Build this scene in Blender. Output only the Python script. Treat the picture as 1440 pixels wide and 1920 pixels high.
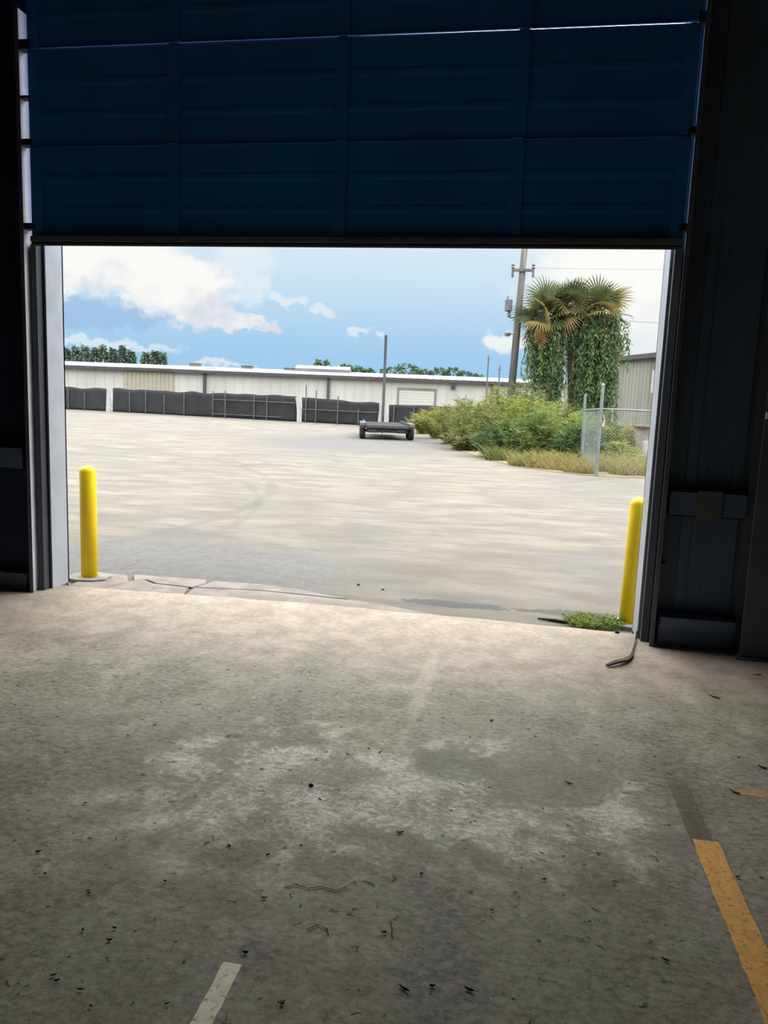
import bpy, math, random
from mathutils import Vector, Matrix

for o in list(bpy.data.objects):
    bpy.data.objects.remove(o)
SC = bpy.context.scene
COL = SC.collection
PI = math.pi

# ------------------------------------------------------------------ camera
YAW, PITCH, ROLL = 0.16636, -0.14483, 0.03879
CAM = Vector((3.3943, -5.1975, 1.5096))
fw = Vector((-math.sin(YAW)*math.cos(PITCH), math.cos(YAW)*math.cos(PITCH), math.sin(PITCH)))
rt = Vector((math.cos(YAW), math.sin(YAW), 0))
up = rt.cross(fw)
r2 = math.cos(ROLL)*rt + math.sin(ROLL)*up
u2 = -math.sin(ROLL)*rt + math.cos(ROLL)*up
cd = bpy.data.cameras.new('camera')
cd.sensor_fit = 'AUTO'; cd.sensor_width = 36; cd.lens = 1450*36/1920
cd.clip_start = 0.05; cd.clip_end = 2000
cam = bpy.data.objects.new('camera', cd); COL.objects.link(cam)
cam.matrix_world = Matrix(((r2.x, u2.x, -fw.x, CAM.x), (r2.y, u2.y, -fw.y, CAM.y),
                           (r2.z, u2.z, -fw.z, CAM.z), (0, 0, 0, 1)))
SC.camera = cam

# ------------------------------------------------------------------ node helpers
def lin(r, g, b):
    f = lambda c: (c/255/12.92) if c/255 <= .04045 else ((c/255+.055)/1.055)**2.4
    return (f(r), f(g), f(b), 1)

class NT:
    def __init__(s, tree):
        s.t = tree; s.n = tree.nodes; s.l = tree.links
    def put(s, sock, v):
        if isinstance(v, bpy.types.NodeSocket): s.l.new(v, sock)
        elif v is not None: sock.default_value = v
    def m(s, op, a, b=None, c=None, clamp=False):
        n = s.n.new('ShaderNodeMath'); n.operation = op; n.use_clamp = clamp
        s.put(n.inputs[0], a); s.put(n.inputs[1], b); s.put(n.inputs[2], c)
        return n.outputs[0]
    def step(s, v, a, b):
        n = s.n.new('ShaderNodeMapRange'); n.interpolation_type = 'SMOOTHSTEP'; n.clamp = True
        s.put(n.inputs[0], v); n.inputs[1].default_value = a; n.inputs[2].default_value = b
        return n.outputs[0]
    def mix(s, f, a, b):
        n = s.n.new('ShaderNodeMix'); n.data_type = 'RGBA'
        s.put(n.inputs[0], f); s.put(n.inputs[6], a); s.put(n.inputs[7], b)
        return n.outputs[2]
    def noise(s, vec, scale, detail=4, rough=.55, dist=0):
        n = s.n.new('ShaderNodeTexNoise')
        s.put(n.inputs['Vector'], vec); n.inputs['Scale'].default_value = scale
        n.inputs['Detail'].default_value = detail; n.inputs['Roughness'].default_value = rough
        n.inputs['Distortion'].default_value = dist
        return n.outputs[0]
    def scale(s, vec, x, y, z):
        n = s.n.new('ShaderNodeMapping'); s.put(n.inputs[0], vec); n.inputs['Scale'].default_value = (x, y, z)
        return n.outputs[0]
    def sep(s, v):
        n = s.n.new('ShaderNodeSeparateXYZ'); s.put(n.inputs[0], v); return n.outputs
    def mulc(s, col, f):
        n = s.n.new('ShaderNodeMix'); n.data_type = 'RGBA'; n.blend_type = 'MULTIPLY'
        n.inputs[0].default_value = 1; s.put(n.inputs[6], col); s.put(n.inputs[7], f)
        return n.outputs[2]

# ------------------------------------------------------------------ world: hazy summer sky with cumulus
W = bpy.data.worlds.new('sky'); SC.world = W; W.use_nodes = True
w = NT(W.node_tree); w.n.clear()
tc = w.n.new('ShaderNodeTexCoord'); D = tc.outputs['Generated']
dx, dy, dz = w.sep(D)
AZ = w.m('MULTIPLY', w.m('ARCTAN2', dx, dy), 180/PI)
EL = w.m('MULTIPLY', w.m('ARCSINE', dz), 180/PI)
n1 = w.m('SUBTRACT', w.noise(w.scale(D, 1, 1, 1.6), 16, 8, .6, .15), .5)
n2 = w.m('SUBTRACT', w.noise(w.scale(D, 1, 1, 1.2), 45, 6, .6), .5)
nz = w.m('ADD', w.m('MULTIPLY', n1, 1.5), w.m('MULTIPLY', n2, .7))
n3 = w.m('SUBTRACT', w.noise(D, 30, 6, .65), .5)
AZW = w.m('ADD', AZ, w.m('MULTIPLY', n3, 6.0)); ELW = w.m('ADD', EL, w.m('MULTIPLY', n2, 2.2))
def blob(a0, e0, ra, re):
    a = w.m('DIVIDE', w.m('SUBTRACT', AZW, a0), ra); e = w.m('DIVIDE', w.m('SUBTRACT', ELW, e0), re)
    return w.m('SUBTRACT', 1, w.m('SQRT', w.m('ADD', w.m('MULTIPLY', a, a), w.m('MULTIPLY', e, e))))
def cloud(bl, k, lo=-.05, hi=.3):
    d = bl[0]
    for b in bl[1:]: d = w.m('MAXIMUM', d, b)
    return w.step(w.m('ADD', d, w.m('MULTIPLY', nz, k)), lo, hi)
sky = w.mix(w.step(EL, 1.5, 11.5), lin(160, 204, 239), lin(214, 234, 246))
lowband = cloud([blob(-32, 4.9, 8, 1.3)], .5, 0, .5)
sky = w.mix(w.m('MULTIPLY', lowband, .55), sky, lin(150, 182, 224))
thin = cloud([blob(-20.2, 8.6, 3.0, 3.2), blob(-16.8, 6.7, 1.8, .5), blob(-14.5, 6.2, 1.5, .4), blob(-12, 4.7, 1.4, .35), blob(-10.6, 4.6, .7, .3),
              blob(-31, 3.0, 8, .4), blob(-21.5, 2.0, 2, .4)], .7, 0, .5)
sky = w.mix(w.m('MULTIPLY', thin, .7), sky, lin(232, 240, 246))
big = cloud([blob(-30.5, 9.0, 6.5, 3.6), blob(-25, 7.2, 5, 2.6), blob(-23.5, 6.6, 3.2, 2.6), blob(-21.5, 5.0, 3.6, .7), blob(-18.3, 4.8, 1.5, .4)], .55, 0, .32)
shade = w.step(w.m('ADD', w.m('MULTIPLY', n1, 4.5), w.m('MULTIPLY', w.m('SUBTRACT', EL, 6.2), .45)), -.9, .7)
sky = w.mix(big, sky, w.mix(shade, lin(216, 223, 233), lin(251, 250, 247)))
right = cloud([blob(10, 9.5, 12, 5.5), blob(12, 5, 9, 6), blob(-1.2, 4.3, 1.8, .9)], .45, -.1, .5)
rs = w.step(w.m('ADD', w.m('MULTIPLY', n1, 2.5), w.m('MULTIPLY', w.m('SUBTRACT', EL, 5.5), .25)), -.8, .8)
sky = w.mix(right, sky, w.mix(rs, lin(232, 238, 241), lin(252, 252, 248)))
# unseen upper sky, made far brighter than the visible strip to light the interior
sky_boost = w.step(EL, 10.8, 19)
sky = w.mix(sky_boost, sky, (5.6, 5.75, 5.9, 1))
ground_dark = w.step(EL, -1.0, 0.0)
sky = w.mix(ground_dark, (.30, .29, .27, 1), sky)
bg = w.n.new('ShaderNodeBackground'); w.l.new(sky, bg.inputs[0]); bg.inputs[1].default_value = 1.0
wo = w.n.new('ShaderNodeOutputWorld'); w.l.new(bg.outputs[0], wo.inputs[0])
W.cycles.sampling_method = 'MANUAL'; W.cycles.sample_map_resolution = 1024

# hazy sun, high on the right and a little behind the building
sd = bpy.data.lights.new('sun', 'SUN'); sd.energy = 3.2; sd.angle = math.radians(16); sd.color = (1, .95, .86)
sun = bpy.data.objects.new('sun', sd); COL.objects.link(sun)
sun.location = (12, -4, 20)
sun.rotation_euler = Vector((.62, -.05, .77)).to_track_quat('Z', 'Y').to_euler()

vs = SC.view_settings
SC.display_settings.display_device = 'sRGB'
vs.view_transform = 'Standard'; vs.look = 'None'; vs.exposure = 0.0; vs.gamma = 1.0; vs.use_curve_mapping = False

# ------------------------------------------------------------------ materials
def pm(name, c1, c2=None, scale=6, rough=.7, metal=0, bump=0, detail=5, lo=.35, hi=.65, st=(1, 1, 1), spec=.5, trans=0):
    M = bpy.data.materials.new(name); M.use_nodes = True
    t = NT(M.node_tree); b = t.n['Principled BSDF']
    co = t.n.new('ShaderNodeTexCoord').outputs['Object']
    v = t.scale(co, *st)
    nn = t.noise(v, scale, detail)
    if c2: t.l.new(t.mix(t.step(nn, lo, hi), c1, c2), b.inputs['Base Color'])
    else: b.inputs['Base Color'].default_value = c1
    b.inputs['Roughness'].default_value = rough; b.inputs['Metallic'].default_value = metal
    b.inputs['Specular IOR Level'].default_value = spec
    if bump:
        bn = t.n.new('ShaderNodeBump'); bn.inputs['Strength'].default_value = bump; bn.inputs['Distance'].default_value = .01
        t.l.new(nn, bn.inputs['Height']); t.l.new(bn.outputs[0], b.inputs['Normal'])
    if trans:
        tr = t.n.new('ShaderNodeBsdfTranslucent'); ms = t.n.new('ShaderNodeMixShader'); ms.inputs[0].default_value = trans
        src = b.inputs['Base Color']
        if src.is_linked: t.l.new(src.links[0].from_socket, tr.inputs[0])
        else: tr.inputs[0].default_value = c1
        out = t.n['Material Output']
        t.l.new(b.outputs[0], ms.inputs[1]); t.l.new(tr.outputs[0], ms.inputs[2]); t.l.new(ms.outputs[0], out.inputs[0])
    return M

MT = {}
MT['door'] = pm('door_navy', lin(36, 134, 210), lin(31, 123, 199), 2, .55, 0)
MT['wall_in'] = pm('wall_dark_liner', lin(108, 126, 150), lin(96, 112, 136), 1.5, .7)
MT['wall_left'] = pm('wall_left_liner_shaded', lin(43, 58, 85), lin(34, 48, 75), 1.5, .7)  # front wall liner again, darkened to carry the weaker light on this side
MT['wall_side'] = pm('wall_grey_liner', lin(150, 156, 164), lin(138, 144, 152), 1.5, .7)
MT['steel_dark'] = pm('dark_painted_steel', lin(112, 118, 126), lin(98, 104, 112), 3, .55)
MT['facing_block'] = pm('dark_facing_block', lin(56, 60, 66), lin(46, 50, 56), 3, .65)  # for the jamb facing and its added light-blocking lower part
MT['bracket'] = pm('dark_bracket_steel', lin(44, 46, 50), lin(36, 38, 42), 3, .6)
MT['track'] = pm('galvanized_track', lin(226, 224, 234), lin(212, 210, 222), 5, .5, 0)
MT['jamb'] = pm('grey_jamb_paint', lin(163, 166, 172), lin(153, 156, 163), 4, .55)
MT['rubber'] = pm('black_rubber', lin(34, 33, 33), lin(24, 24, 24), 12, .8)
MT['seal_brown'] = pm('dirty_rubber', lin(84, 72, 62), lin(56, 48, 42), 14, .85)
MT['yellow'] = pm('safety_yellow', lin(255, 220, 14), lin(250, 208, 10), 9, .5, bump=.05)
MT['conc_light'] = pm('pale_concrete', lin(137, 129, 118), lin(118, 111, 102), 9, .9, bump=.4)
MT['conc_apron'] = pm('apron_concrete', lin(126, 117, 108), lin(108, 100, 92), 6, .9, bump=.4)
MT['white_metal'] = pm('white_wall_metal', lin(161, 159, 151), lin(153, 151, 144), .6, .6, st=(1, 1, .2))
MT['louvre'] = pm('cream_louvre', lin(143, 134, 114), lin(136, 132, 118), 1.5, .6)
MT['roof'] = pm('roof_metal', lin(93, 88, 90), lin(105, 102, 100), .5, .6, st=(1, .1, 1))
MT['roof_rust'] = pm('roof_rust', lin(128, 108, 99), lin(138, 121, 115), .6, .6)
MT['fascia'] = pm('dark_fascia', lin(40, 40, 43), lin(48, 50, 51), 1, .6)
MT['rustpipe'] = pm('rust_red_steel', lin(107, 69, 59), lin(83, 58, 51), 3, .7)
MT['screen'] = pm('dark_screen_cloth', lin(30, 31, 33), lin(22, 23, 25), 1.2, .9, detail=6)
MT['galv'] = pm('galvanized_pipe', lin(109, 115, 111), lin(93, 99, 97), 6, .5, .3)
MT['galv_dull'] = pm('dull_fence_pipe', lin(81, 83, 83), lin(67, 69, 71), 6, .6, .2)
MT['white'] = pm('white_plastic', lin(154, 154, 150), lin(140, 140, 138), 4, .5)
MT['wood_pole'] = pm('weathered_pole', lin(67, 67, 69), lin(53, 52, 52), 5, .85, st=(1, 1, .1))
MT['util'] = pm('utility_pole_wood', lin(95, 90, 84), lin(71, 69, 63), 6, .85, st=(1, 1, .12))
MT['wire'] = pm('wire_dark', lin(100, 102, 105), None, 1, .7)
MT['transf'] = pm('transformer_grey', lin(92, 93, 102), lin(76, 78, 86), 2, .5)
MT['tyre'] = pm('tyre_rubber', lin(25, 25, 27), lin(18, 18, 20), 8, .85)
MT['trailer'] = pm('trailer_steel', lin(32, 32, 32), lin(23, 23, 25), 4, .6)
MT['deck'] = pm('trailer_planks', lin(35, 36, 35), lin(27, 27, 26), 3, .9, st=(1, .1, 1), spec=.2)
MT['rim'] = pm('wheel_rim', lin(54, 56, 55), lin(42, 44, 43), 4, .6, .1)
MT['lampred'] = pm('tail_lamp_red', lin(42, 17, 15), None, 1, .3)
MT['metal_grey'] = pm('stained_grey_siding', lin(116, 115, 106), lin(97, 97, 85), .8, .7, st=(1, 1, .15))
MT['stem'] = pm('plant_stem', lin(93, 90, 49), lin(71, 71, 37), 4, .8)
MT['trunk'] = pm('palm_trunk', lin(73, 64, 54), lin(51, 44, 37), 6, .9, bump=.6, st=(1, 1, 3))
MT['leaf_dead'] = pm('dead_frond', lin(139, 110, 64), lin(109, 81, 46), 2, .8, trans=.2)
MT['tree_far'] = pm('far_tree', lin(69, 93, 69), lin(49, 73, 54), .25, .8, trans=.25)
MT['pine_far'] = pm('far_pine', lin(93, 109, 90), lin(73, 90, 73), .3, .8, trans=.25)
MT['bark'] = pm('bark', lin(90, 80, 70), lin(70, 62, 54), 4, .9)
MT['red'] = pm('faded_red', lin(99, 53, 48), lin(84, 44, 40), 3, .7)
MT['debris'] = pm('dry_leaf', lin(52, 42, 32), lin(34, 28, 22), 30, .9)
MT['debris_l'] = pm('pale_scrap', lin(200, 190, 170), lin(180, 168, 150), 30, .9)
MT['stone_dark'] = pm('dark_stone', lin(48, 46, 46), lin(36, 34, 34), 30, .8, bump=.3)
MT['crack'] = pm('crack_dirt', lin(70, 64, 58), lin(90, 82, 74), 20, 1)
def leafm(name, a, b, s=3): MT[name] = pm(name, lin(*a), lin(*b), s, .65, trans=.3, spec=.25)
leafm('lf_olive', (119, 120, 65), (87, 96, 51))
leafm('lf_bright', (132, 137, 66), (97, 114, 52))
leafm('lf_green', (102, 114, 58), (72, 92, 46))
leafm('lf_dark', (80, 99, 57), (54, 74, 43))
leafm('lf_yellow', (134, 132, 65), (109, 113, 55))
leafm('lf_dry', (141, 127, 79), (117, 109, 63))
leafm('lf_palm', (96, 100, 64), (68, 80, 50), 1.5)
leafm('lf_vine', (93, 111, 74), (59, 83, 55), 2)
leafm('lf_vine_pale', (112, 125, 75), (83, 101, 59), 2)
leafm('lf_palm_gold', (141, 122, 66), (113, 105, 56), 1.5)
leafm('lf_weed', (142, 154, 79), (107, 127, 60), 8)

def floor_mat():
    M = bpy.data.materials.new('warehouse_concrete'); M.use_nodes = True
    t = NT(M.node_tree); b = t.n['Principled BSDF']
    co = t.n.new('ShaderNodeTexCoord').outputs['Object']
    x, y, z = t.sep(co)
    big = t.noise(co, 1.1, 3, .5); mid = t.noise(co, 4.5, 7, .62, .3); fine = t.noise(co, 26, 6, .65); grain = t.noise(co, 120, 3, .6)
    flk = t.noise(t.scale(co, .8, 1.3, 1), 30, 5, .7, .5); flk2 = t.noise(t.scale(co, 1, 1.2, 1), 30, 6, .7, .8); patch = t.noise(co, 2.3, 4, .55, .5)
    base = t.mix(t.step(mid, .34, .66), lin(131, 123, 106), lin(165, 157, 137))
    base = t.mix(t.m('MULTIPLY', t.step(big, .42, .60), .55), base, lin(136, 133, 115))
    base = t.mix(t.m('MULTIPLY', t.step(patch, .50, .66), .5), base, lin(119, 112, 98))
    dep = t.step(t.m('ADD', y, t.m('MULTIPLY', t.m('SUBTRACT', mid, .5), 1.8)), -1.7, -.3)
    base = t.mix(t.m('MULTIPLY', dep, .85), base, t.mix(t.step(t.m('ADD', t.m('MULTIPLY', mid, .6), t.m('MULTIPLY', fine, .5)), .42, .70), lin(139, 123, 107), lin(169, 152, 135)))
    def ell(cx, cy, rx, ry, wob=.5):
        a = t.m('DIVIDE', t.m('SUBTRACT', x, cx), rx); c = t.m('DIVIDE', t.m('SUBTRACT', y, cy), ry)
        d = t.m('SQRT', t.m('ADD', t.m('MULTIPLY', a, a), t.m('MULTIPLY', c, c)))
        return t.m('ADD', t.m('SUBTRACT', 1, d), t.m('MULTIPLY', t.m('SUBTRACT', mid, .5), wob))
    old = t.m('SUBTRACT', 1, dep)
    # dark flecks of old coating, then peeled pale scuffs where traffic wore it away
    fl = t.m('MULTIPLY', t.step(t.m('ADD', flk, t.m('MULTIPLY', patch, .4)), .64, .92), t.m('ADD', t.m('MULTIPLY', old, .62), .14))
    base = t.mix(fl, base, lin(88, 83, 68))
    worn = t.m('MAXIMUM', t.step(ell(3.35, -2.40, .75, .52, 1.6), 0, .5), t.m('MULTIPLY', t.step(ell(2.6, -2.45, .75, .6, 1.6), 0, .6), .9))
    base = t.mix(t.m('MULTIPLY', worn, .6), base, t.mix(t.step(mid, .35, .65), lin(151, 146, 126), lin(189, 183, 163)))
    sc = t.m('MULTIPLY', worn, t.step(t.m('ADD', flk2, t.m('MULTIPLY', mid, .7)), .80, 1.02))
    base = t.mix(t.m('MULTIPLY', sc, .9), base, lin(214, 209, 192))
    sc3 = t.m('MULTIPLY', t.m('MULTIPLY', old, .45), t.step(t.m('ADD', flk2, t.m('MULTIPLY', patch, .4)), .76, .94))
    base = t.mix(sc3, base, lin(176, 170, 153))
    sm = t.step(t.noise(t.scale(co, .75, 1.5, 1), 15, 5, .62, .6), .58, .72)
    base = t.mix(t.m('MULTIPLY', sm, t.m('ADD', t.m('MULTIPLY', old, .42), .1)), base, lin(78, 72, 58))
    sp = t.step(t.noise(co, 26, 3, .5, .8), .65, .72)
    base = t.mix(t.m('MULTIPLY', sp, t.m('MULTIPLY', old, .9)), base, lin(41, 37, 28))
    # smooth brown patch, grey-green patch beside it
    base = t.mix(t.m('MULTIPLY', t.step(t.m('ADD', ell(3.58, -2.17, .30, .28, .7), t.m('MULTIPLY', t.m('SUBTRACT', patch, .5), 1.5)), 0, .14), .85), base, t.mix(mid, lin(120, 110, 93), lin(143, 131, 111)))
    base = t.mix(t.m('MULTIPLY', t.step(ell(3.22, -2.12, .2, .16, 1.0), 0, .3), .7), base, lin(119, 117, 100))
    base = t.mix(t.m('MULTIPLY', t.step(ell(4.43, -2.06, .09, .035, .4), 0, .3), .8), base, lin(183, 139, 91))
    # ghost of the old yellow line where its paint wore off
    gx = t.m('MULTIPLY', t.step(x, 4.085, 4.092), t.m('SUBTRACT', 1, t.step(x, 4.165, 4.175)))
    gy = t.m('MULTIPLY', t.step(y, -2.55, -2.45), t.m('SUBTRACT', 1, t.step(t.m('ADD', y, t.m('MULTIPLY', mid, .2)), -2.0, -1.86)))
    base = t.mix(t.m('MULTIPLY', t.m('MULTIPLY', gx, gy), .7), base, lin(88, 79, 66))
    # pale dusty drag mark leading in from the door
    dm = t.step(ell(2.98, -1.2, .06, .7, .6), 0, .5)
    base = t.mix(t.m('MULTIPLY', dm, .3), base, lin(188, 177, 157))
    pit = t.noise(t.scale(co, .8, 1.2, 1), 42, 5, .7, .4)
    tex = t.m('ADD', t.m('MULTIPLY', t.m('SUBTRACT', grain, .5), .7), t.m('MULTIPLY', t.m('SUBTRACT', pit, .5), t.m('ADD', t.m('MULTIPLY', old, 1.5), .35)))
    gr = t.n.new('ShaderNodeMapRange'); gr.clamp = False; t.l.new(tex, gr.inputs[0]); gr.inputs[1].default_value = -.5; gr.inputs[2].default_value = .5; gr.inputs[3].default_value = .55; gr.inputs[4].default_value = 1.55
    cb = t.n.new('ShaderNodeCombineColor'); [t.l.new(gr.outputs[0], cb.inputs[i]) for i in range(3)]
    base = t.mulc(base, cb.outputs[0])
    t.l.new(base, b.inputs['Base Color'])
    b.inputs['Roughness'].default_value = .78; b.inputs['Specular IOR Level'].default_value = .35
    h = t.m('ADD', t.m('MULTIPLY', fine, .6), t.m('MULTIPLY', grain, .25))
    bn = t.n.new('ShaderNodeBump'); bn.inputs['Strength'].default_value = .3; bn.inputs['Distance'].default_value = .006
    t.l.new(h, bn.inputs['Height']); t.l.new(bn.outputs[0], b.inputs['Normal'])
    return M
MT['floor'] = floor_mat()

def paving_mat():
    M = bpy.data.materials.new('limerock_paving'); M.use_nodes = True
    t = NT(M.node_tree); b = t.n['Principled BSDF']
    co = t.n.new('ShaderNodeTexCoord').outputs['Object']
    x, y, z = t.sep(co)
    big = t.noise(co, .28, 5, .6, .4); mid = t.noise(t.scale(co, .6, 1.3, 1), 1.6, 6, .62, .3); fine = t.noise(co, 14, 5, .65); grit = t.noise(co, 70, 3, .6)
    base = t.mix(t.step(mid, .35, .66), lin(90, 85, 78), lin(108, 102, 91))
    base = t.mix(t.m('MULTIPLY', t.step(big, .45, .62), .6), base, lin(88, 85, 81))
    base = t.mix(t.m('MULTIPLY', t.step(mid, .58, .74), .45), base, lin(118, 113, 101))
    # bluish grey bare asphalt around the parked trailer and along the verge
    def ell(cx, cy, rx, ry, wob=.6):
        a = t.m('DIVIDE', t.m('SUBTRACT', x, cx), rx); c = t.m('DIVIDE', t.m('SUBTRACT', y, cy), ry)
        d = t.m('SQRT', t.m('ADD', t.m('MULTIPLY', a, a), t.m('MULTIPLY', c, c)))
        return t.m('ADD', t.m('SUBTRACT', 1, d), t.m('MULTIPLY', t.m('SUBTRACT', mid, .5), wob))
    base = t.mix(t.m('MULTIPLY', t.step(ell(-2, 22, 5, 8, 1.0), 0, .6), .75), base, lin(80, 79, 78))
    base = t.mix(t.m('MULTIPLY', t.step(ell(.3, 1.3, 2.6, 1.2, 1.2), 0, .5), .8), base, t.mix(t.step(fine, .4, .6), lin(84, 83, 81), lin(95, 94, 91)))
    base = t.mix(t.m('MULTIPLY', t.step(t.m('ADD', ell(2.99, .60, .44, .11, .3), t.m('MULTIPLY', t.m('SUBTRACT', t.noise(co, 7, 5, .65), .5), 1.6)), 0, .25), .85), base, t.mix(fine, lin(55, 55, 55), lin(76, 76, 76)))
    base = t.mix(t.m('MULTIPLY', t.step(t.m('ADD', ell(3.95, .60, .5, .12, .3), t.m('MULTIPLY', t.m('SUBTRACT', t.noise(co, 6, 5, .65), .5), 1.6)), 0, .3), .7), base, lin(60, 60, 55))
    # tyre scuff arcs
    def arc(cx, cy, R, wd, k):
        a = t.m('SUBTRACT', x, cx); c = t.m('SUBTRACT', y, cy)
        d = t.m('ABSOLUTE', t.m('SUBTRACT', t.m('SQRT', t.m('ADD', t.m('MULTIPLY', a, a), t.m('MULTIPLY', c, c))), R))
        return t.m('MULTIPLY', t.m('MULTIPLY', t.m('SUBTRACT', 1, t.step(d, wd*.3, wd)), t.step(t.m('ADD', big, mid), .82, 1.2)), k*.75)
    for A in ((-9.5, 4.5, 9.3, .14, .45), (-9.2, 2.6, 9.4, .10, .3), (-3.2, 11.4, 1.05, .16, .5), (-2.2, 12.6, 1.5, .14, .45), (-12, 30, 17.2, .25, .45), (-6, 24, 9, .22, .4), (1, 14, 4.6, .14, .35)):
        base = t.mix(arc(*A), base, lin(57, 55, 50))
    far = t.noise(t.scale(co, .5, 1.6, 1), .9, 6, .65, .4)
    base = t.mix(t.m('MULTIPLY', t.step(far, .52, .68), .38), base, lin(77, 73, 68))
    sp = t.step(grit, .62, .72)
    base = t.mix(t.m('MULTIPLY', sp, .35), base, lin(133, 129, 119))
    base = t.mix(t.m('MULTIPLY', t.step(fine, .58, .72), .35), base, lin(71, 67, 62))
    t.l.new(base, b.inputs['Base Color'])
    b.inputs['Roughness'].default_value = .9; b.inputs['Specular IOR Level'].default_value = .2
    bn = t.n.new('ShaderNodeBump'); bn.inputs['Strength'].default_value = .35; bn.inputs['Distance'].default_value = .01
    t.l.new(t.m('ADD', fine, t.m('MULTIPLY', grit, .5)), bn.inputs['Height']); t.l.new(bn.outputs[0], b.inputs['Normal'])
    return M
MT['paving'] = paving_mat()
MT['verge'] = pm('verge_dirt', lin(117, 102, 73), lin(92, 90, 54), 1.2, 1, bump=.5)

def worn_paint(name, c1, c2, under):
    M = bpy.data.materials.new(name); M.use_nodes = True
    t = NT(M.node_tree); b = t.n['Principled BSDF']
    co = t.n.new('ShaderNodeTexCoord').outputs['Object']
    n = t.noise(co, 22, 6, .6); f = t.noise(co, 60, 5, .65)
    c = t.mix(t.step(n, .35, .65), c1, c2)
    c = t.mix(t.m('MULTIPLY', t.step(f, .52, .66), .85), c, under)
    t.l.new(c, b.inputs['Base Color']); b.inputs['Roughness'].default_value = .75
    return M
MT['paint_y'] = worn_paint('worn_yellow_paint', lin(250, 186, 92), lin(236, 166, 76), lin(160, 122, 76))
MT['paint_w'] = worn_paint('worn_cream_paint', lin(250, 240, 208), lin(236, 224, 190), lin(160, 146, 120))

# ------------------------------------------------------------------ mesh builder
class MB:
    def __init__(s): s.v = []; s.f = []
    def face(s, *pts):
        i = len(s.v); s.v += [tuple(p) for p in pts]; s.f.append(tuple(range(i, i+len(pts)))); return s
    def box(s, x0, x1, y0, y1, z0, z1):
        i = len(s.v)
        s.v += [(x, y, z) for z in (z0, z1) for y in (y0, y1) for x in (x0, x1)]
        s.f += [tuple(i+k for k in q) for q in ((0, 2, 3, 1), (4, 5, 7, 6), (0, 1, 5, 4), (2, 6, 7, 3), (0, 4, 6, 2), (1, 3, 7, 5))]
        return s
    def tube(s, pts, r, n=8, caps=True):
        pts = [Vector(p) for p in pts]; rs = r if isinstance(r, (list, tuple)) else [r]*len(pts)
        i0 = len(s.v); ref = None
        for k, p in enumerate(pts):
            d = (pts[min(k+1, len(pts)-1)]-pts[max(k-1, 0)]).normalized()
            if ref is None: ref = Vector((1, 0, 0)) if abs(d.x) < .9 else Vector((0, 1, 0))
            a = d.cross(ref).normalized(); b = d.cross(a).normalized(); ref = -b if False else ref
            for j in range(n):
                t = 2*PI*j/n; s.v.append(tuple(p+rs[k]*(math.cos(t)*a+math.sin(t)*b)))
        for k in range(len(pts)-1):
            for j in range(n):
                a = i0+k*n+j; b = i0+k*n+(j+1) % n
                s.f.append((a, b, b+n, a+n))
        if caps:
            s.f.append(tuple(i0+j for j in range(n))[::-1]); e = i0+(len(pts)-1)*n; s.f.append(tuple(e+j for j in range(n)))
        return s
    def lathe(s, prof, n=20, axis='z', o=(0, 0, 0)):
        i0 = len(s.v)
        for r, h in prof:
            for j in range(n):
                t = 2*PI*j/n; c, q = r*math.cos(t), r*math.sin(t)
                p = (c, q, h) if axis == 'z' else ((h, c, q) if axis == 'x' else (c, h, q))
                s.v.append((p[0]+o[0], p[1]+o[1], p[2]+o[2]))
        for k in range(len(prof)-1):
            for j in range(n):
                a = i0+k*n+j; b = i0+k*n+(j+1) % n; s.f.append((a, b, b+n, a+n))
        s.f.append(tuple(i0+j for j in range(n))[::-1]); e = i0+(len(prof)-1)*n; s.f.append(tuple(e+j for j in range(n)))
        return s
    def prism(s, poly, z0, z1):
        n = len(poly); i = len(s.v)
        s.v += [(p[0], p[1], z0) for p in poly]+[(p[0], p[1], z1) for p in poly]
        s.f.append(tuple(i+k for k in range(n))[::-1]); s.f.append(tuple(i+n+k for k in range(n)))
        for k in range(n): s.f.append((i+k, i+(k+1) % n, i+n+(k+1) % n, i+n+k))
        return s
    def extr_x(s, prof, x0, x1):   # closed (y,z) profile extruded along x
        n = len(prof); i = len(s.v)
        s.v += [(x0, p[0], p[1]) for p in prof]+[(x1, p[0], p[1]) for p in prof]
        s.f.append(tuple(i+k for k in range(n))); s.f.append(tuple(i+n+k for k in range(n))[::-1])
        for k in range(n): s.f.append((i+k, i+n+k, i+n+(k+1) % n, i+(k+1) % n))
        return s
    def mesh(s, name, m, smooth=False):
        me = bpy.data.meshes.new(name); me.from_pydata(s.v, [], s.f); me.update()
        me.materials.append(m if not isinstance(m, str) else MT[m])
        if smooth: me.polygons.foreach_set('use_smooth', [True]*len(me.polygons))
        return me
    def build(s, name, m, parent=None, smooth=False, loc=None, rz=0, bev=0):
        o = bpy.data.objects.new(name, s.mesh(name, m, smooth)); COL.objects.link(o)
        if parent: o.parent = parent
        if loc: o.location = loc
        o.rotation_euler.z = rz
        if bev:
            b = o.modifiers.new('bevel', 'BEVEL'); b.width = bev; b.segments = 2; b.limit_method = 'ANGLE'
        return o

def tag(o, label=None, cat=None, group=None, kind=None):
    if label: o['label'] = label
    if cat: o['category'] = cat
    if group: o['group'] = group
    if kind: o['kind'] = kind
    return o
def thing(name, label, cat, loc=(0, 0, 0), rz=0, group=None, kind=None):
    o = bpy.data.objects.new(name, None); COL.objects.link(o); o.location = loc; o.rotation_euler.z = rz
    o.empty_display_size = .1
    return tag(o, label, cat, group, kind)
def struct(o, label, cat='building part'):
    return tag(o, label, cat, kind='structure')

rng = random.Random(7)
WD = 4.27      # clear opening width
OH = 4.27      # opening height
GZ = -0.03     # paving level outside

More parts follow.
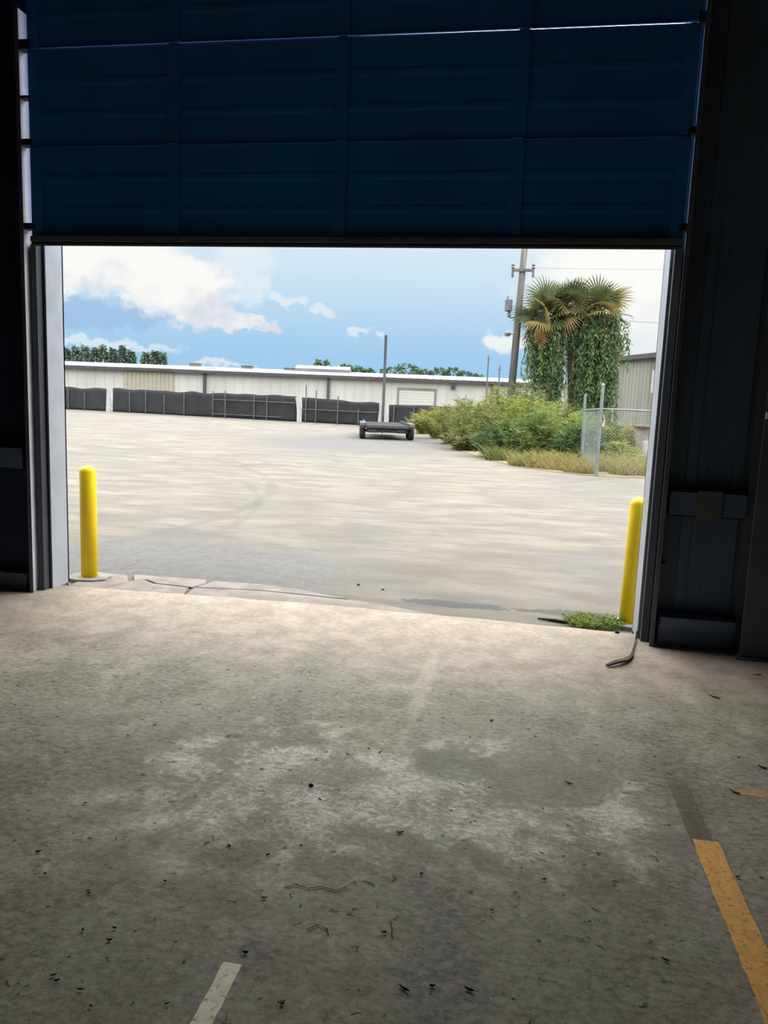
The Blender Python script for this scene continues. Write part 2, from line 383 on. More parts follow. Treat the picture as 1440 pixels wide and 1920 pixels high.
# ------------------------------------------------------------------ the warehouse shell
fl = MB()
edge = []
for k in range(41):
    x = WD*k/40
    edge.append((x, .10+.07*math.sin(PI*k/40)+rng.uniform(-.012, .012)))
poly = [(-6, -13), (11, -13), (11, .2), (WD, .2)]+edge[::-1]+[(0, .2), (-6, .2)]
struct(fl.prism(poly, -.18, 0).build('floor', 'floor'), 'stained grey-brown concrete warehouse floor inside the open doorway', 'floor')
wm = MB(); wm.box(WD, 11, 0, .2, 0, 5.6); wm.box(0, WD, 0, .2, OH, 5.6)
wn = MB(); wn.box(-6, 0, 0, .2, 0, 5.6)
for q, a, b in ((wn, -6, -.25), (wm, WD+.12, 11)):
    x = a+.08
    while x < b-.1:
        q.box(x, x+.06, -.018, .0, .0, 5.6); q.box(x+.13, x+.145, -.008, 0, 0, 5.6); x += .28
struct(wm.build('wall_front', 'wall_in'), 'dark ribbed metal wall right of and above the doorway, seen from inside', 'wall')
struct(wn.build('wall_front_left', 'wall_left'), 'ribbed metal wall left of the doorway, coloured darker for its shade, seen from inside', 'wall')
struct(MB().box(-6.2, -6, -13, .2, 0, 5.6).build('wall_left', 'wall_side'), 'dark warehouse side wall left of the doorway', 'wall')
struct(MB().box(11, 11.2, -13, .2, 0, 5.6).build('wall_right', 'wall_side'), 'dark warehouse side wall right of the doorway', 'wall')
struct(MB().box(-6.2, 11.2, -13.2, -13, 0, 5.6).build('wall_back', 'wall_side'), 'dark warehouse back wall', 'wall')
struct(MB().box(-6.2, 11.2, -13.2, .2, 5.6, 5.75).build('ceiling', 'wall_side'), 'dark warehouse ceiling', 'ceiling')
# painted steel jamb liners on both reveals and across the head
t1 = MB().box(0, .012, -.004, .215, .0, OH); t1.box(-.07, .012, .2, .215, -.03, OH)
struct(t1.build('trim_1', 'jamb'), 'pale grey painted steel jamb on the left side of the doorway', 'door jamb')
t2 = MB().box(WD-.012, WD, -.004, .215, 0, OH); t2.box(WD-.012, WD+.07, .2, .215, -.03, OH)
struct(t2.build('trim_2', 'jamb'), 'thin bright edge of the steel jamb on the right side of the doorway', 'door jamb')
# dark steel facing between opening and tracks; thick lower part added to block light
struct(MB().box(-.070, -.0125, -.006, 0, 0, OH).box(-.055, -.0125, -.075, -.006, 0, 2.49).build('trim_3', 'facing_block', bev=.004), 'dark steel facing strip beside the left jamb, lower part thickened to block light', 'trim')
struct(MB().box(WD+.004, WD+.066, -.006, 0, 0, OH).box(WD+.004, WD+.05, -.06, -.006, 0, 2.49).build('trim_4', 'facing_block', bev=.004), 'dark steel facing strip beside the right jamb, lower part thickened to block light', 'trim')

# wall framing
def girt(x0, x1, z, name, label, d=.11, h=.16, side=-1):
    g = MB(); g.box(x0, x1, -d, -.018, z+h/2-.006, z+h/2); g.box(x0, x1, -d, -d+.006, z-h/2, z+h/2); g.box(x0, x1, -d, -.018, z-h/2, z-h/2+.006)
    return struct(g.build(name, 'wall_in'), label, 'wall framing')
girt(WD+.10, 4.825, .93, 'wall_girt', 'horizontal steel girt on the wall right of the door, about knee high')
girt(-6, -.14, .98, 'wall_girt', 'horizontal steel girt on the wall left of the door')
girt(5.06, 11, .93, 'wall_girt', 'horizontal steel girt beyond the column at the right edge of the picture')
struct(MB().box(4.53, 4.68, -.125, -.018, .84, 1.02).build('girt_clip', 'steel_dark', bev=.004), 'small steel clip on the girt right of the door', 'wall framing')
sk = MB(); sk.box(WD+.10, 4.825, -.16, -.02, .13, .20); sk.box(WD+.10, 4.825, -.10, -.02, 0, .13)
struct(sk.build('baseboard_right', 'wall_in'), 'dark base channel along the foot of the wall right of the door', 'base channel')
sk = MB(); sk.box(-6, -.14, -.10, -.02, .0, .12)
struct(sk.build('baseboard_left', 'wall_in'), 'dark base channel along the foot of the wall left of the door', 'base channel')
cl = thing('steel_column', 'dark grey steel column standing on the floor right of the doorway', 'column', (4.94, -.16, 0), kind='structure')
MB().box(-.105, .105, -.095, -.083, .012, 5.6).build('front_flange', 'steel_dark', cl)
MB().box(-.105, .105, .083, .095, .012, 5.6).build('rear_flange', 'steel_dark', cl)
MB().box(-.005, .005, -.083, .083, .012, 5.6).build('web', 'steel_dark', cl)
MB().box(-.13, .13, -.125, .125, 0, .012).build('base_plate', 'steel_dark', cl)
bk = thing('conduit_bracket', 'small pale metal bracket on the steel column at the right edge', 'bracket', (4.885, -.255, 1.50))
MB().box(-.05, .06, -.03, 0, -.02, .02).build('clamp', 'track', bk, bev=.004)
MB().tube([(.03, -.014, -.28), (.03, -.014, .02)], .012).build('conduit', 'steel_dark', bk)

# ------------------------------------------------------------------ sectional overhead door, three sections showing
dr = thing('door_1', 'dark navy sectional overhead door, raised partway above the open doorway', 'overhead door', kind='structure')
dr.location.y = -.03
DX0, DX1 = -.018, WD+.032
SZ = [(2.515, 3.1295), (3.130, 3.752), (3.757, 4.37)]
for i, (z0, z1) in enumerate(SZ):
    h = z1-z0
    inner = [(-.050, z0), (-.050, z0+.03)]
    for q in (1/3, 2/3):
        zc = z0+h*q; inner += [(-.050, zc-.03), (-.054, zc-.012), (-.054, zc+.012), (-.050, zc+.03)]
    inner += [(-.050, z1-.03), (-.050, z1)]
    back = [(-.046, z1), (-.046, z0)]
    s = MB().extr_x(inner+back, DX0, DX1)
    s.box(DX0, DX1, -.060, -.046, z0, z0+.003)
    s.box(DX0, DX1, -.062, -.046, z1-.004, z1)
    o = s.build('door_section', 'door', dr)
    if i == 2: o.rotation_euler.y = -.0009
    for xc in (DX0+.04, 1.03, 2.165, 3.287, DX1-.04):
        MB().box(xc-.04, xc+.04, -.072, -.050, z0+.004, z1-.004).build('stile', 'door', dr)
for zc in (3.13, 3.755):
    for xc in (1.03, 2.165, 3.287):
        h = MB(); h.box(xc-.03, xc+.03, -.077, -.072, zc-.05, zc+.05); h.tube([(xc-.03, -.079, zc), (xc+.03, -.079, zc)], .006)
        h.build('hinge', 'door', dr)
MB().box(DX0, DX1, -.095, -.045, 2.50, 2.535).build('bottom_rail', 'steel_dark', dr)
MB().tube([(DX0, -.068, 2.492), (DX1, -.068, 2.492)], .018, 10).build('bottom_seal', 'rubber', dr)
for side in (-1, 1):
    for zc, hh in ((2.60, .02), (3.15, .02), (3.44, .007), (3.77, .03)):
        if side == 1 and zc in (3.44,): continue
        x0 = DX0-.053 if side < 0 else DX1-.02; x1 = DX0+.02 if side < 0 else DX1+.035
        MB().box(x0, x1, -.10, -.03, zc-hh, zc+hh).build('roller_bracket', 'bracket', dr)
def track(side, label):
    xb = -.074 if side < 0 else WD+.07
    t = thing('door_track', label, 'door track', (xb, 0, 0))
    s = -side
    w_, f_ = sorted((0, s*.004)), sorted((0, s*.028))
    MB().box(w_[0], w_[1], -.155, 0, 0, 4.0 if side < 0 else 4.25).build('track_web', 'track', t)
    MB().box(f_[0], f_[1], -.159, -.155, 0, 4.0 if side < 0 else 4.25).build('track_flange', 'steel_dark', t)
    for z in (.5, 1.5):
        b = sorted((0, side*.05)); MB().box(b[0], b[1], -.06, 0, z-.03, z+.03).build('track_bracket', 'steel_dark', t)
track(-1, 'galvanized vertical door track on the wall left of the doorway')
track(1, 'galvanized vertical door track on the wall right of the doorway')

# ------------------------------------------------------------------ paving outside
pv = MB(); pv.face((-160, .0, GZ), (160, .0, GZ), (160, 260, GZ), (-160, 260, GZ))
struct(pv.build('paving', 'paving'), 'pale weathered paved yard outside the doorway', 'paving')
vg = MB().prism([(-1.7, 33.5), (-.5, 29), (.2, 26.2), (1.3, 20.9), (2.4, 16.9), (3.3, 14.7), (4.3, 13.2), (5.3, 12.75), (7, 13.1), (12, 13.4), (24, 14), (24, 36), (8, 36), (-1.4, 36)], GZ-.02, GZ+.012)
struct(vg.build('verge_ground', 'verge'), 'dirt strip under the weeds at the right side of the yard', 'ground')
plates = [[(.03, .118), (.32, .132), (.40, .42), (.28, .62), (.03, .63)],
          [(.335, .134), (.70, .15), (.98, .162), (.93, .38), (.62, .41), (.50, .50), (.42, .44)],
          [(.42, .47), (.50, .53), (.64, .44), (.94, .41), (1.00, .55), (.95, .68), (.32, .66)],
          [(1.0, .163), (1.50, .178), (2.2, .187), (2.9, .19), (2.75, .26), (2.3, .40), (1.5, .46), (.97, .39)],
          [(.97, .42), (1.5, .49), (2.2, .44), (1.8, .60), (1.4, .68), (1.03, .66)]]
for i, p in enumerate(plates):
    struct(MB().prism(p, GZ-.02, -.012+.004*(i % 2)).build('apron_plate', 'conc_apron', bev=.006), 'cracked concrete apron plate just outside the door sill', 'paving')

# ------------------------------------------------------------------ bollards
def bollard(x, y, label, lean=0):
    b = thing('bollard', label, 'bollard', (x, y, -.01))
    pr = [(.064, 0), (.064, .86)]+[(.064*math.cos(a), .86+.05*math.sin(a)) for a in (.3, .6, .9, 1.2, 1.45)]
    MB().lathe(pr, 24).build('post', 'yellow', b, smooth=True)
    f = MB(); pl = [(.17*math.cos(2*PI*k/14)*rng.uniform(.85, 1.15), .14*math.sin(2*PI*k/14)*rng.uniform(.85, 1.15)) for k in range(14)]
    f.prism(pl, -.03, .012).build('footing', 'conc_light', b, bev=.006)
    b.rotation_euler.y = lean
    return b
bollard(.05, .44, 'yellow steel bollard outside the left side of the doorway')
bollard(4.255, .40, 'yellow steel bollard beside the right jamb, behind the weed clump', .012)

# ------------------------------------------------------------------ floor markings
def ragged(x0, x1, y0, y1, n, j):
    L = [(x0+rng.uniform(-j, j), y0+(y1-y0)*k/n) for k in range(n+1)]
    Rr = [(x1+rng.uniform(-j, j), y0+(y1-y0)*k/n) for k in range(n+1)]
    return L+Rr[::-1]
pl = ragged(4.097, 4.185, -2.475, -4.6, 60, .003)
tag(MB().prism([(x, y) for x, y in pl][::-1], 0, .0009).build('painted_line', 'paint_y'), 'worn yellow painted line on the concrete floor, lower right', 'floor marking')
pl = ragged(2.705, 2.757, -3.41, -4.6, 40, .002)
tag(MB().prism(pl[::-1], 0, .0009).build('painted_line', 'paint_w'), 'worn cream painted line on the concrete floor near the bottom edge', 'floor marking')

# ------------------------------------------------------------------ torn weatherstrip
pts = [(4.252, -.035, .06), (4.246, -.06, .010), (4.215, -.20, .006), (4.185, -.34, .007), (4.165, -.43, .008), (4.12, -.53, .014), (4.06, -.60, .020), (3.995, -.655, .010)]
ws = MB(); wd_ = [.005, .005, .006, .006, .010, .017, .016, .009]
i0 = 0
for k, p in enumerate(pts):
    a = Vector(pts[max(k-1, 0)]); b = Vector(pts[min(k+1, len(pts)-1)]); d = (b-a); d.z = 0; d.normalize(); q = Vector((-d.y, d.x, 0))*wd_[k]
    c = Vector(p); tk = .004 if k < 4 else .010
    for s_ in (-1, 1):
        for zz in (0, tk): ws.v.append(tuple(c+q*s_+Vector((0, 0, zz-.004))))
    if k:
        o_ = (k-1)*4; n_ = k*4
        ws.f += [(o_, n_, n_+1, o_+1), (o_+1, n_+1, n_+3, o_+3), (o_+3, n_+3, n_+2, o_+2), (o_+2, n_+2, n_, o_)]
ws.f += [(0, 1, 3, 2), (28, 30, 31, 29)]
tag(ws.build('torn_weatherstrip', 'seal_brown'), 'torn dark rubber weatherstrip trailing from the foot of the right jamb', 'rubber strip')

# ------------------------------------------------------------------ litter on the floor and outside
def leaf_obj(x, y, L, wd, a, label, mat='debris', z=0, group=None, curl=.15):
    if not group: L *= .75; wd *= .7
    m = MB(); n = 5
    for k in range(n+1):
        t = k/n; ww = wd*math.sin(PI*min(max(t, .06), .94))*rng.uniform(.8, 1.15); xx = (t-.5)*L; zz = .0015+curl*wd*(2*t-1)**2*rng.uniform(.6, 1.2)
        m.v += [(xx, -ww/2, zz+.002*rng.random()), (xx, ww/2, zz+.003*rng.random()), (xx, 0, zz+.003+wd*.12)]
        if k:
            o_, q = (k-1)*3, k*3; m.f += [(o_, q, q+2, o_+2), (o_+2, q+2, q+1, o_+1), (o_, o_+1, q+1, q)]
    ob = m.build('leaf_scrap', mat, None, loc=(x, y, z+.001), rz=a)
    return tag(ob, label, 'litter', group)
def pebble(x, y, r, label, mat='stone_dark', z=0, name='pebble', group=None):
    m = MB(); R_ = [rng.uniform(.75, 1.2) for _ in range(10)]
    for hz, s_ in ((0, .8), (.35, 1.05), (.75, .8), (1.0, .4)):
        for k in range(10): m.v.append((r*s_*R_[k]*math.cos(k*PI/5), r*s_*R_[k]*.8*math.sin(k*PI/5), r*hz*.9))
    for a in range(3):
        for k in range(10): m.f.append((a*10+k, a*10+(k+1) % 10, a*10+10+(k+1) % 10, a*10+10+k))
    m.f += [tuple(range(10))[::-1], tuple(30+k for k in range(10))]
    return tag(m.build(name, mat, None, smooth=True, loc=(x, y, z), rz=rng.random()*3), label, 'litter', group)
pebble(2.682, -2.433, .010, 'dark round pebble left of the middle of the concrete floor')
pebble(4.143, .085, .018, 'black pebble at the sill below the right bollard')
pebble(2.167, .969, .015, 'dark stone on the paving just beyond the sill, left one of a pair', z=GZ)
pebble(2.391, .874, .013, 'dark stone on the paving just beyond the sill, right one of a pair', z=GZ)
leaf_obj(3.074, -2.683, .036, .016, .4, 'dark dry leaf near the middle of the floor, below the pale scuffs')
leaf_obj(3.687, -2.168, .045, .014, -.4, 'dark curled leaf lying on the smooth brown floor patch')
leaf_obj(4.519, -.996, .085, .020, -.6, 'long dark leaf on the floor in front of the steel column')
leaf_obj(4.859, -.55, .07, .02, .2, 'dark leaf on the floor near the foot of the steel column')
leaf_obj(3.355, -1.62, .028, .02, .9, 'small dark leaf on the floor above the smooth brown patch')
leaf_obj(2.214, -2.09, .03, .014, .9, 'small pale scrap on the floor, left of centre', 'debris_l')
leaf_obj(4.343, -2.08, .06, .02, -.7, 'dark leaf beside the orange patch at the right edge of the floor')
leaf_obj(4.524, -1.815, .05, .02, -.5, 'dark leaf at the right edge, above the orange patch')
leaf_obj(3.195, -3.402, .048, .012, -.55, 'dark slim leaf near the bottom edge, leftmost of three in a row')
leaf_obj(3.361, -3.369, .036, .016, -.3, 'dark leaf near the bottom edge, rightmost of three in a row')
leaf_obj(3.265, -3.377, .020, .014, .2, 'small dark leaf near the bottom edge, middle one of three in a row')
leaf_obj(3.888, -3.14, .030, .011, -.5, 'dark leaf on the floor left of the lower yellow line')
leaf_obj(4.196, -2.684, .018, .014, 0, 'small dark speck of leaf just right of the yellow line')
leaf_obj(2.902, -3.517, .022, .016, 1.2, 'dark leaf at the bottom edge right of the cream line')
leaf_obj(2.751, -3.366, .022, .015, .1, 'dark leaf just above the end of the cream line')
scraps = [(2.843, -2.064), (2.894, -2.088), (2.764, -2.137), (3.562, -2.696), (3.408, -3.035), (2.758, -2.842), (2.525, -2.898), (2.403, -3.126), (2.726, -3.133), (2.666, -2.918), (1.917, -2.762), (1.935, -3.073), (2.624, -3.58), (2.298, -3.553), (2.36, -3.355), (2.278, -3.381), (2.208, -3.23), (2.37, -3.402), (2.391, -3.583), (2.446, -3.626), (2.318, -3.568), (2.199, -3.221), (3.177, -2.905), (3.107, -3.204), (3.567, -2.843), (1.849, -2.07), (1.788, -2.202), (2.027, -3.175), (2.744, -2.53)]
for (x, y) in scraps:
    leaf_obj(x, y, rng.uniform(.010, .020), rng.uniform(.005, .010), rng.uniform(-.9, .9), 'small dark leaf scrap scattered on the stained concrete floor', group='leaf scraps on the floor')
def twig(pts, label):
    return tag(MB().tube([(x, y, .003) for x, y in pts], .0012, 5).build('twig', 'debris'), label, 'twig')
twig([(2.77, -3.075), (2.80, -3.05), (2.84, -3.06), (2.88, -3.04), (2.93, -3.05), (2.96, -3.02)], 'thin dark curved twig on the floor above the cream line')
twig([(2.89, -3.24), (2.915, -3.215), (2.945, -3.225), (2.955, -3.25)], 'short arched dark twig right of the cream line')
twig([(3.118, -3.15), (3.128, -3.19), (3.135, -3.23)], 'short straight dark twig near the bottom middle of the floor')
pebble(.738, 23.305, .16, 'small pale lump of rubble at the edge of the bushes near the trailer', 'conc_light', GZ, 'rubble')

# ------------------------------------------------------------------ plants
def blade(m, p, d, L, wd, droop, rg, seg=2):
    d = d.normalized(); side = d.cross(Vector((rg.uniform(-1, 1), rg.uniform(-1, 1), rg.uniform(.2, 1)))).normalized()*wd/2
    i = len(m.v); c = Vector(p)
    for k in range(seg+1):
        t = k/seg; wk = (1-t*.9) if seg > 1 else 1
        m.v += [tuple(c-side*wk), tuple(c+side*wk)]
        d = (d+Vector((0, 0, -droop))).normalized(); c = c+d*(L/seg)
    for k in range(seg): m.f.append((i+2*k, i+2*k+1, i+2*k+3, i+2*k+2))
def leaf(m, p, d, L, wd, rg):
    d = d.normalized(); side = d.cross(Vector((rg.uniform(-1, 1), rg.uniform(-1, 1), rg.uniform(-1, 1)))).normalized()*wd/2
    c = Vector(p); i = len(m.v)
    m.v += [tuple(c), tuple(c+d*L*.45-side), tuple(c+d*L+Vector((0, 0, -.15*L))), tuple(c+d*L*.45+side)]
    m.f.append((i, i+1, i+2, i+3))

def bush(x, y, h, r, lf, label, n=90, seed=0, leafL=.17, group='bushes along the verge'):
    rg = random.Random(seed); F = MB(); S = MB()
    b = thing('bush', label, 'bush', (x, y, GZ), group=group)
    for k in range(n):
        a = rg.random()*2*PI; rr = math.sqrt(rg.random()); reach = r*rr
        hh = h*(1-.55*rr**2)*rg.uniform(.75, 1.05)
        p0 = Vector((reach*.35*math.cos(a), reach*.35*math.sin(a), 0)); p2 = Vector((reach*math.cos(a), reach*math.sin(a), hh))
        p1 = (p0+p2)/2+Vector((0, 0, hh*.18))
        pts = []
        for q in range(6):
            t = q/5; pts.append(p0*(1-t)**2+p1*2*t*(1-t)+p2*t*t)
        S.tube(pts, [.012, .011, .009, .008, .006, .004], 4, False)
        nl = 44
        for q in range(nl):
            t = rg.random()**.8; c = p0*(1-t)**2+p1*2*t*(1-t)+p2*t*t
            aa = rg.random()*2*PI; d = Vector((math.cos(aa), math.sin(aa), rg.uniform(-.3, .9)))
            leaf(F, c, d, leafL*rg.uniform(.7, 1.6), leafL*.25, rg)
        for q in range(3):
            blade(F, p2, Vector((math.cos(a)*.7+rg.uniform(-.4, .4), math.sin(a)*.7+rg.uniform(-.4, .4), rg.uniform(.3, 1))), leafL*1.9, .018, .3, rg)
    F.build('foliage', lf, b); S.build('stems', 'stem', b)
    return b
bush(-.85, 31.2, 1.05, 1.0, 'lf_yellow', 'low yellow-green bush behind the right wheel of the trailer', 70, 1)
bush(.35, 27.2, 1.40, 1.2, 'lf_yellow', 'yellowish bush, second from the left end of the thicket', 80, 2)
bush(1.35, 23.4, 1.66, 1.25, 'lf_olive', 'olive bush, left of the tall middle of the thicket', 90, 3)
bush(2.15, 21.0, 1.70, 1.2, 'lf_olive', 'olive bush in front of the tall bushes below the leaning pole', 90, 4)
bush(2.75, 22.8, 2.15, 1.25, 'lf_bright', 'tall bright bush in front of the leaning utility pole', 100, 5)
bush(3.6, 24.2, 2.35, 1.3, 'lf_olive', 'tallest olive bush just right of the leaning utility pole', 100, 6)
bush(3.75, 20.6, 1.80, 1.15, 'lf_bright', 'bright green bush in the middle of the thicket below the palms', 100, 7)
bush(2.85, 17.3, 1.0, .75, 'lf_dark', 'dark green drooping bush at the front edge of the thicket', 80, 8, .2)
bush(1.75, 20.0, .80, .7, 'lf_olive', 'small dull bush low at the front left of the thicket', 60, 9)
bush(3.25, 17.2, .92, .8, 'lf_green', 'green bush low at the front, right of the dark drooping one', 80, 10)
bush(3.9, 17.8, 1.40, .9, 'lf_green', 'mid-green bush behind the dry grass, left of the fence posts', 90, 11)
bush(4.55, 18.9, 1.60, 1.0, 'lf_bright', 'bright lime bush in front of the foot of the palms', 100, 12)
bush(5.15, 19.7, 1.42, .95, 'lf_green', 'green bush behind the shorter fence post', 90, 13)
bush(5.05, 16.3, 1.05, .62, 'lf_dark', 'dark green bush between the two fence posts', 80, 14)
bush(4.6, 23.0, 1.75, 1.2, 'lf_olive', 'olive bush at the foot of the left palm', 90, 15)
bush(6.25, 20.2, 1.15, .8, 'lf_olive', 'dull olive bush right of the tall fence post', 70, 16)
bush(7.3, 22.3, 1.0, .85, 'lf_yellow', 'pale yellow bush below the grey building at the right', 70, 17)
bush(6.0, 17.0, .62, .6, 'lf_yellow', 'low yellow bush just right of the tall fence post', 60, 18)
bush(.95, 29.4, 1.0, .9, 'lf_olive', 'olive bush at the back left of the thicket by the dark fence', 60, 19)
bush(6.0, 24.6, 1.5, 1.1, 'lf_green', 'green bush at the foot of the right palm', 70, 20)

def grass(poly_pts, n, hmin, hmax, lf, name, seed, wd=.02):
    rg = random.Random(seed); m = MB()
    for k in range(n):
        cx, cy, r = poly_pts[rg.randrange(len(poly_pts))]
        a = rg.random()*2*PI; rr = r*math.sqrt(rg.random())
        an = rg.random()*2*PI; d = Vector((math.cos(an)*.5, math.sin(an)*.5, 1))
        blade(m, (cx+rr*math.cos(a), cy+rr*math.sin(a), GZ), d, hmin+(hmax-hmin)*rg.random()**1.7, wd, .25, rg, 3)
    return m.build(name, lf)
cs = [(3.7, 14.8, .45), (4.1, 14.4, .5), (4.5, 14.2, .6), (5.0, 14.4, .6), (5.6, 14.5, .5), (6.0, 14.4, .6), (6.6, 14.8, .7), (7.2, 15.2, .7), (4.4, 15.4, .7), (6.2, 15.6, .8), (7.0, 16.3, .9), (4.9, 13.5, .4), (5.9, 13.6, .35), (6.6, 13.7, .4)]
tag(grass(cs, 6500, .10, .62, 'lf_dry', 'dry_grass', 31), 'dry straw-coloured grass at the foot of the chain link fence', 'grass', kind='stuff')
tag(grass([(3.9, 14.9, .7), (5.0, 15.0, .7), (5.9, 14.8, .5), (6.9, 15.4, .8), (2.9, 16.3, .35), (5.2, 17.5, 1.0), (7.5, 18, 1.5)], 3600, .12, .75, 'lf_olive', 'green_grass', 32), 'green weeds growing through the dry grass by the fence', 'grass', kind='stuff')
rg = random.Random(5); wc = thing('weed_clump', 'bright green weed clump at the sill beside the right bollard', 'weeds', (4.02, .33, GZ))
F = MB()
for k in range(420):
    a = rg.random()*2*PI; rr = math.sqrt(rg.random()); px_, py_ = .21*rr*math.cos(a), .14*rr*math.sin(a)
    blade(F, (px_, py_, 0), Vector((rg.uniform(-.9, .9), rg.uniform(-.9, .9), 1)), rg.uniform(.04, .10), .009, .25, rg, 2)
    leaf(F, (px_, py_, rg.uniform(.01, .05)), Vector((rg.uniform(-1, 1), rg.uniform(-1, 1), .4)), .04, .02, rg)
F.build('leaves', 'lf_weed', wc)
tag(MB().tube([(3.62, .36, GZ+.01), (3.75, .34, GZ+.012), (3.86, .30, GZ+.012), (3.95, .27, GZ+.01)], [.006, .012, .010, .006], 6).build('twig', 'debris'), 'dark twig on the paving left of the weed clump', 'twig')

# fan palms overgrown with vines
def fan_leaf(seed, dead):
    rg = random.Random(seed); m = MB(); pl_ = .55; R_ = .80
    m.tube([(0, 0, 0), (pl_*.5, 0, .03), (pl_, 0, .0)], [.016, .012, .009], 4)
    N = 22
    for k in range(N):
        a = -2.0+4.0*k/(N-1); L = R_*(.72+.28*math.cos(a*.6))*rg.uniform(.9, 1.08)
        d = Vector((math.cos(a), math.sin(a), .22*math.cos(a*1.0)*(-1 if dead else 1))); d.normalize()
        c = Vector((pl_, 0, 0)); side = Vector((-d.y, d.x, 0)).normalized()
        i = len(m.v); ws_ = (.010, .055, .045, .006)
        for q in range(4):
            m.v += [tuple(c-side*ws_[q]/2+Vector((0, 0, .012))), tuple(c+side*ws_[q]/2)]
            d = (d+Vector((0, 0, (-.30 if q else -.05)*(1.6 if dead else 1)))).normalized(); c = c+d*L/3*1.02
        for q in range(3): m.f.append((i+2*q, i+2*q+1, i+2*q+3, i+2*q+2))
    return m
FAN = [fan_leaf(40+k, False).mesh('frond', 'lf_palm' if k < 4 else 'lf_palm_gold') for k in range(6)]
DEAD = [fan_leaf(60+k, True).mesh('dead_frond', 'leaf_dead') for k in range(3)]
def palm(base, head, nf, nd, label, vines, seed):
    rg = random.Random(seed)
    P = thing('fan_palm', label, 'palm tree', base, group='fan palms beyond the thicket')
    h = Vector(head)-Vector(base)
    tp = [Vector((0, 0, 0)), Vector((h.x*.2, h.y*.2, h.z*.33)), Vector((h.x*.55, h.y*.55, h.z*.66)), h]
    MB().tube(tp, [.22, .18, .17, .20], 12).build('trunk', 'trunk', P)
    def put(me, name, az, el, roll, s_, off):
        o = bpy.data.objects.new(name, me); COL.objects.link(o); o.parent = P
        o.location = h+Vector(off); o.rotation_euler = (roll, -el, az); o.scale = (s_, s_, s_)
    for k in range(nf):
        az = k*2.39996+rg.uniform(-.3, .3); t = (k+.5)/nf; el = math.radians(80-105*t+rg.uniform(-14, 14))
        put(FAN[rg.choice((0, 1, 2, 3)) if rg.random() > t*.55 else rg.choice((4, 5))], 'frond', az, el, rg.uniform(-1.0, 1.0), rg.uniform(.75, 1.1), (rg.uniform(-.12, .12), rg.uniform(-.12, .12), rg.uniform(-.2, .15)))
    for k in range(nd):
        az = k*2.39996+1; el = math.radians(rg.uniform(-70, -18))
        put(DEAD[k % 3], 'dead_frond', az, el, rg.uniform(-.5, .5), rg.uniform(.75, 1.0), (0, 0, rg.uniform(-.55, -.05)))
    V = MB(); V2 = MB()
    for (x0, x1, y0, y1, zt, zb, n) in vines:
        for k in range(n):
            p = Vector((rg.uniform(x0, x1)-base[0], rg.uniform(y0, y1)-base[1], zt-base[2]+rg.uniform(-.45, .35)))
            L = (zt-zb)*rg.uniform(.55, 1.05); z_ = 0; dxx, dyy = rg.uniform(-.08, .08), rg.uniform(-.06, .06)
            while z_ < L:
                c = p+Vector((dxx*z_+rg.uniform(-.05, .05), dyy*z_+rg.uniform(-.05, .05), -z_))
                a = rg.random()*2*PI
                leaf(V2 if k % 4 == 0 else V, c, Vector((math.cos(a), math.sin(a), rg.uniform(-2.2, -.2))), rg.uniform(.10, .20), .07, rg)
                z_ += rg.uniform(.03, .07)
    V.build('hanging_vines', 'lf_vine', P); V2.build('hanging_vines', 'lf_vine_pale', P)
palm((4.62, 26.0, GZ), (4.15, 26.2, 4.95), 30, 18, 'leftmost fan palm, its trunk wrapped in hanging vines', [(3.95, 4.95, 25.7, 26.6, 4.6, 1.5, 110), (3.5, 3.9, 25.9, 26.3, 4.5, 2.4, 14)], 3)
palm((5.55, 26.5, GZ), (5.05, 26.6, 5.35), 32, 20, 'tallest fan palm, middle of the vine-covered cluster', [(5.0, 5.6, 26.0, 26.9, 4.8, 3.6, 50)], 4)
palm((6.55, 26.4, GZ), (6.3, 26.6, 5.15), 32, 20, 'rightmost fan palm, with vines hanging to the ground', [(5.5, 7.0, 25.8, 27.0, 4.9, .9, 160), (6.9, 7.4, 26.2, 26.8, 4.6, 3.2, 16)], 5)

# ------------------------------------------------------------------ utility pole and wires
up_b = Vector((2.98, 26.28, GZ)); up_t = Vector((3.30, 27.35, 10.6))
ax = up_t-up_b
def on(z): return up_b+ax*((z-GZ)/ax.z)-up_b
U = thing('utility_pole', 'leaning grey wooden utility pole left of the palms', 'utility pole', tuple(up_b))
MB().tube([(0, 0, 0), tuple(ax)], [.165, .115], 14).build('pole', 'util', U, smooth=True)
c = on(6.75)+Vector((0, -.13, 0))
ca = MB().box(c.x-.42, c.x+.46, c.y-.05, c.y+.05, c.z-.05, c.z+.05).build('crossarm', 'util', U)
for dx_ in (-.38, .42):
    MB().lathe([(.05, .05), (.08, .10), (.05, .15), (.08, .2), (.05, .25), (.02, .29)], 10, 'z', (c.x+dx_, c.y, c.z-.0)).build('insulator', 'transf', U)
    MB().lathe([(.03, -.28), (.05, -.22), (.05, -.05)], 8, 'z', (c.x+dx_, c.y, c.z)).build('insulator', 'transf', U)
c = on(5.35)
tr = MB().lathe([(.13, -.22), (.15, -.2), (.15, .22), (.13, .25), (.04, .27)], 14, 'z', (c.x-.42, c.y-.1, c.z+.02)).build('transformer', 'transf', U)
MB().lathe([(.025, .24), (.045, .30), (.02, .38)], 8, 'z', (c.x-.46, c.y-.1, c.z+.02)).build('bushing', 'transf', tr)
MB().lathe([(.05, -.45), (.07, -.40), (.06, -.22)], 8, 'z', (c.x-.38, c.y-.1, c.z+.02)).build('arrester', 'transf', tr)
MB().box(c.x-.36, c.x, c.y-.12, c.y-.06, c.z-.47, c.z-.42).build('mount_bracket', 'transf', U)
c = on(4.26)
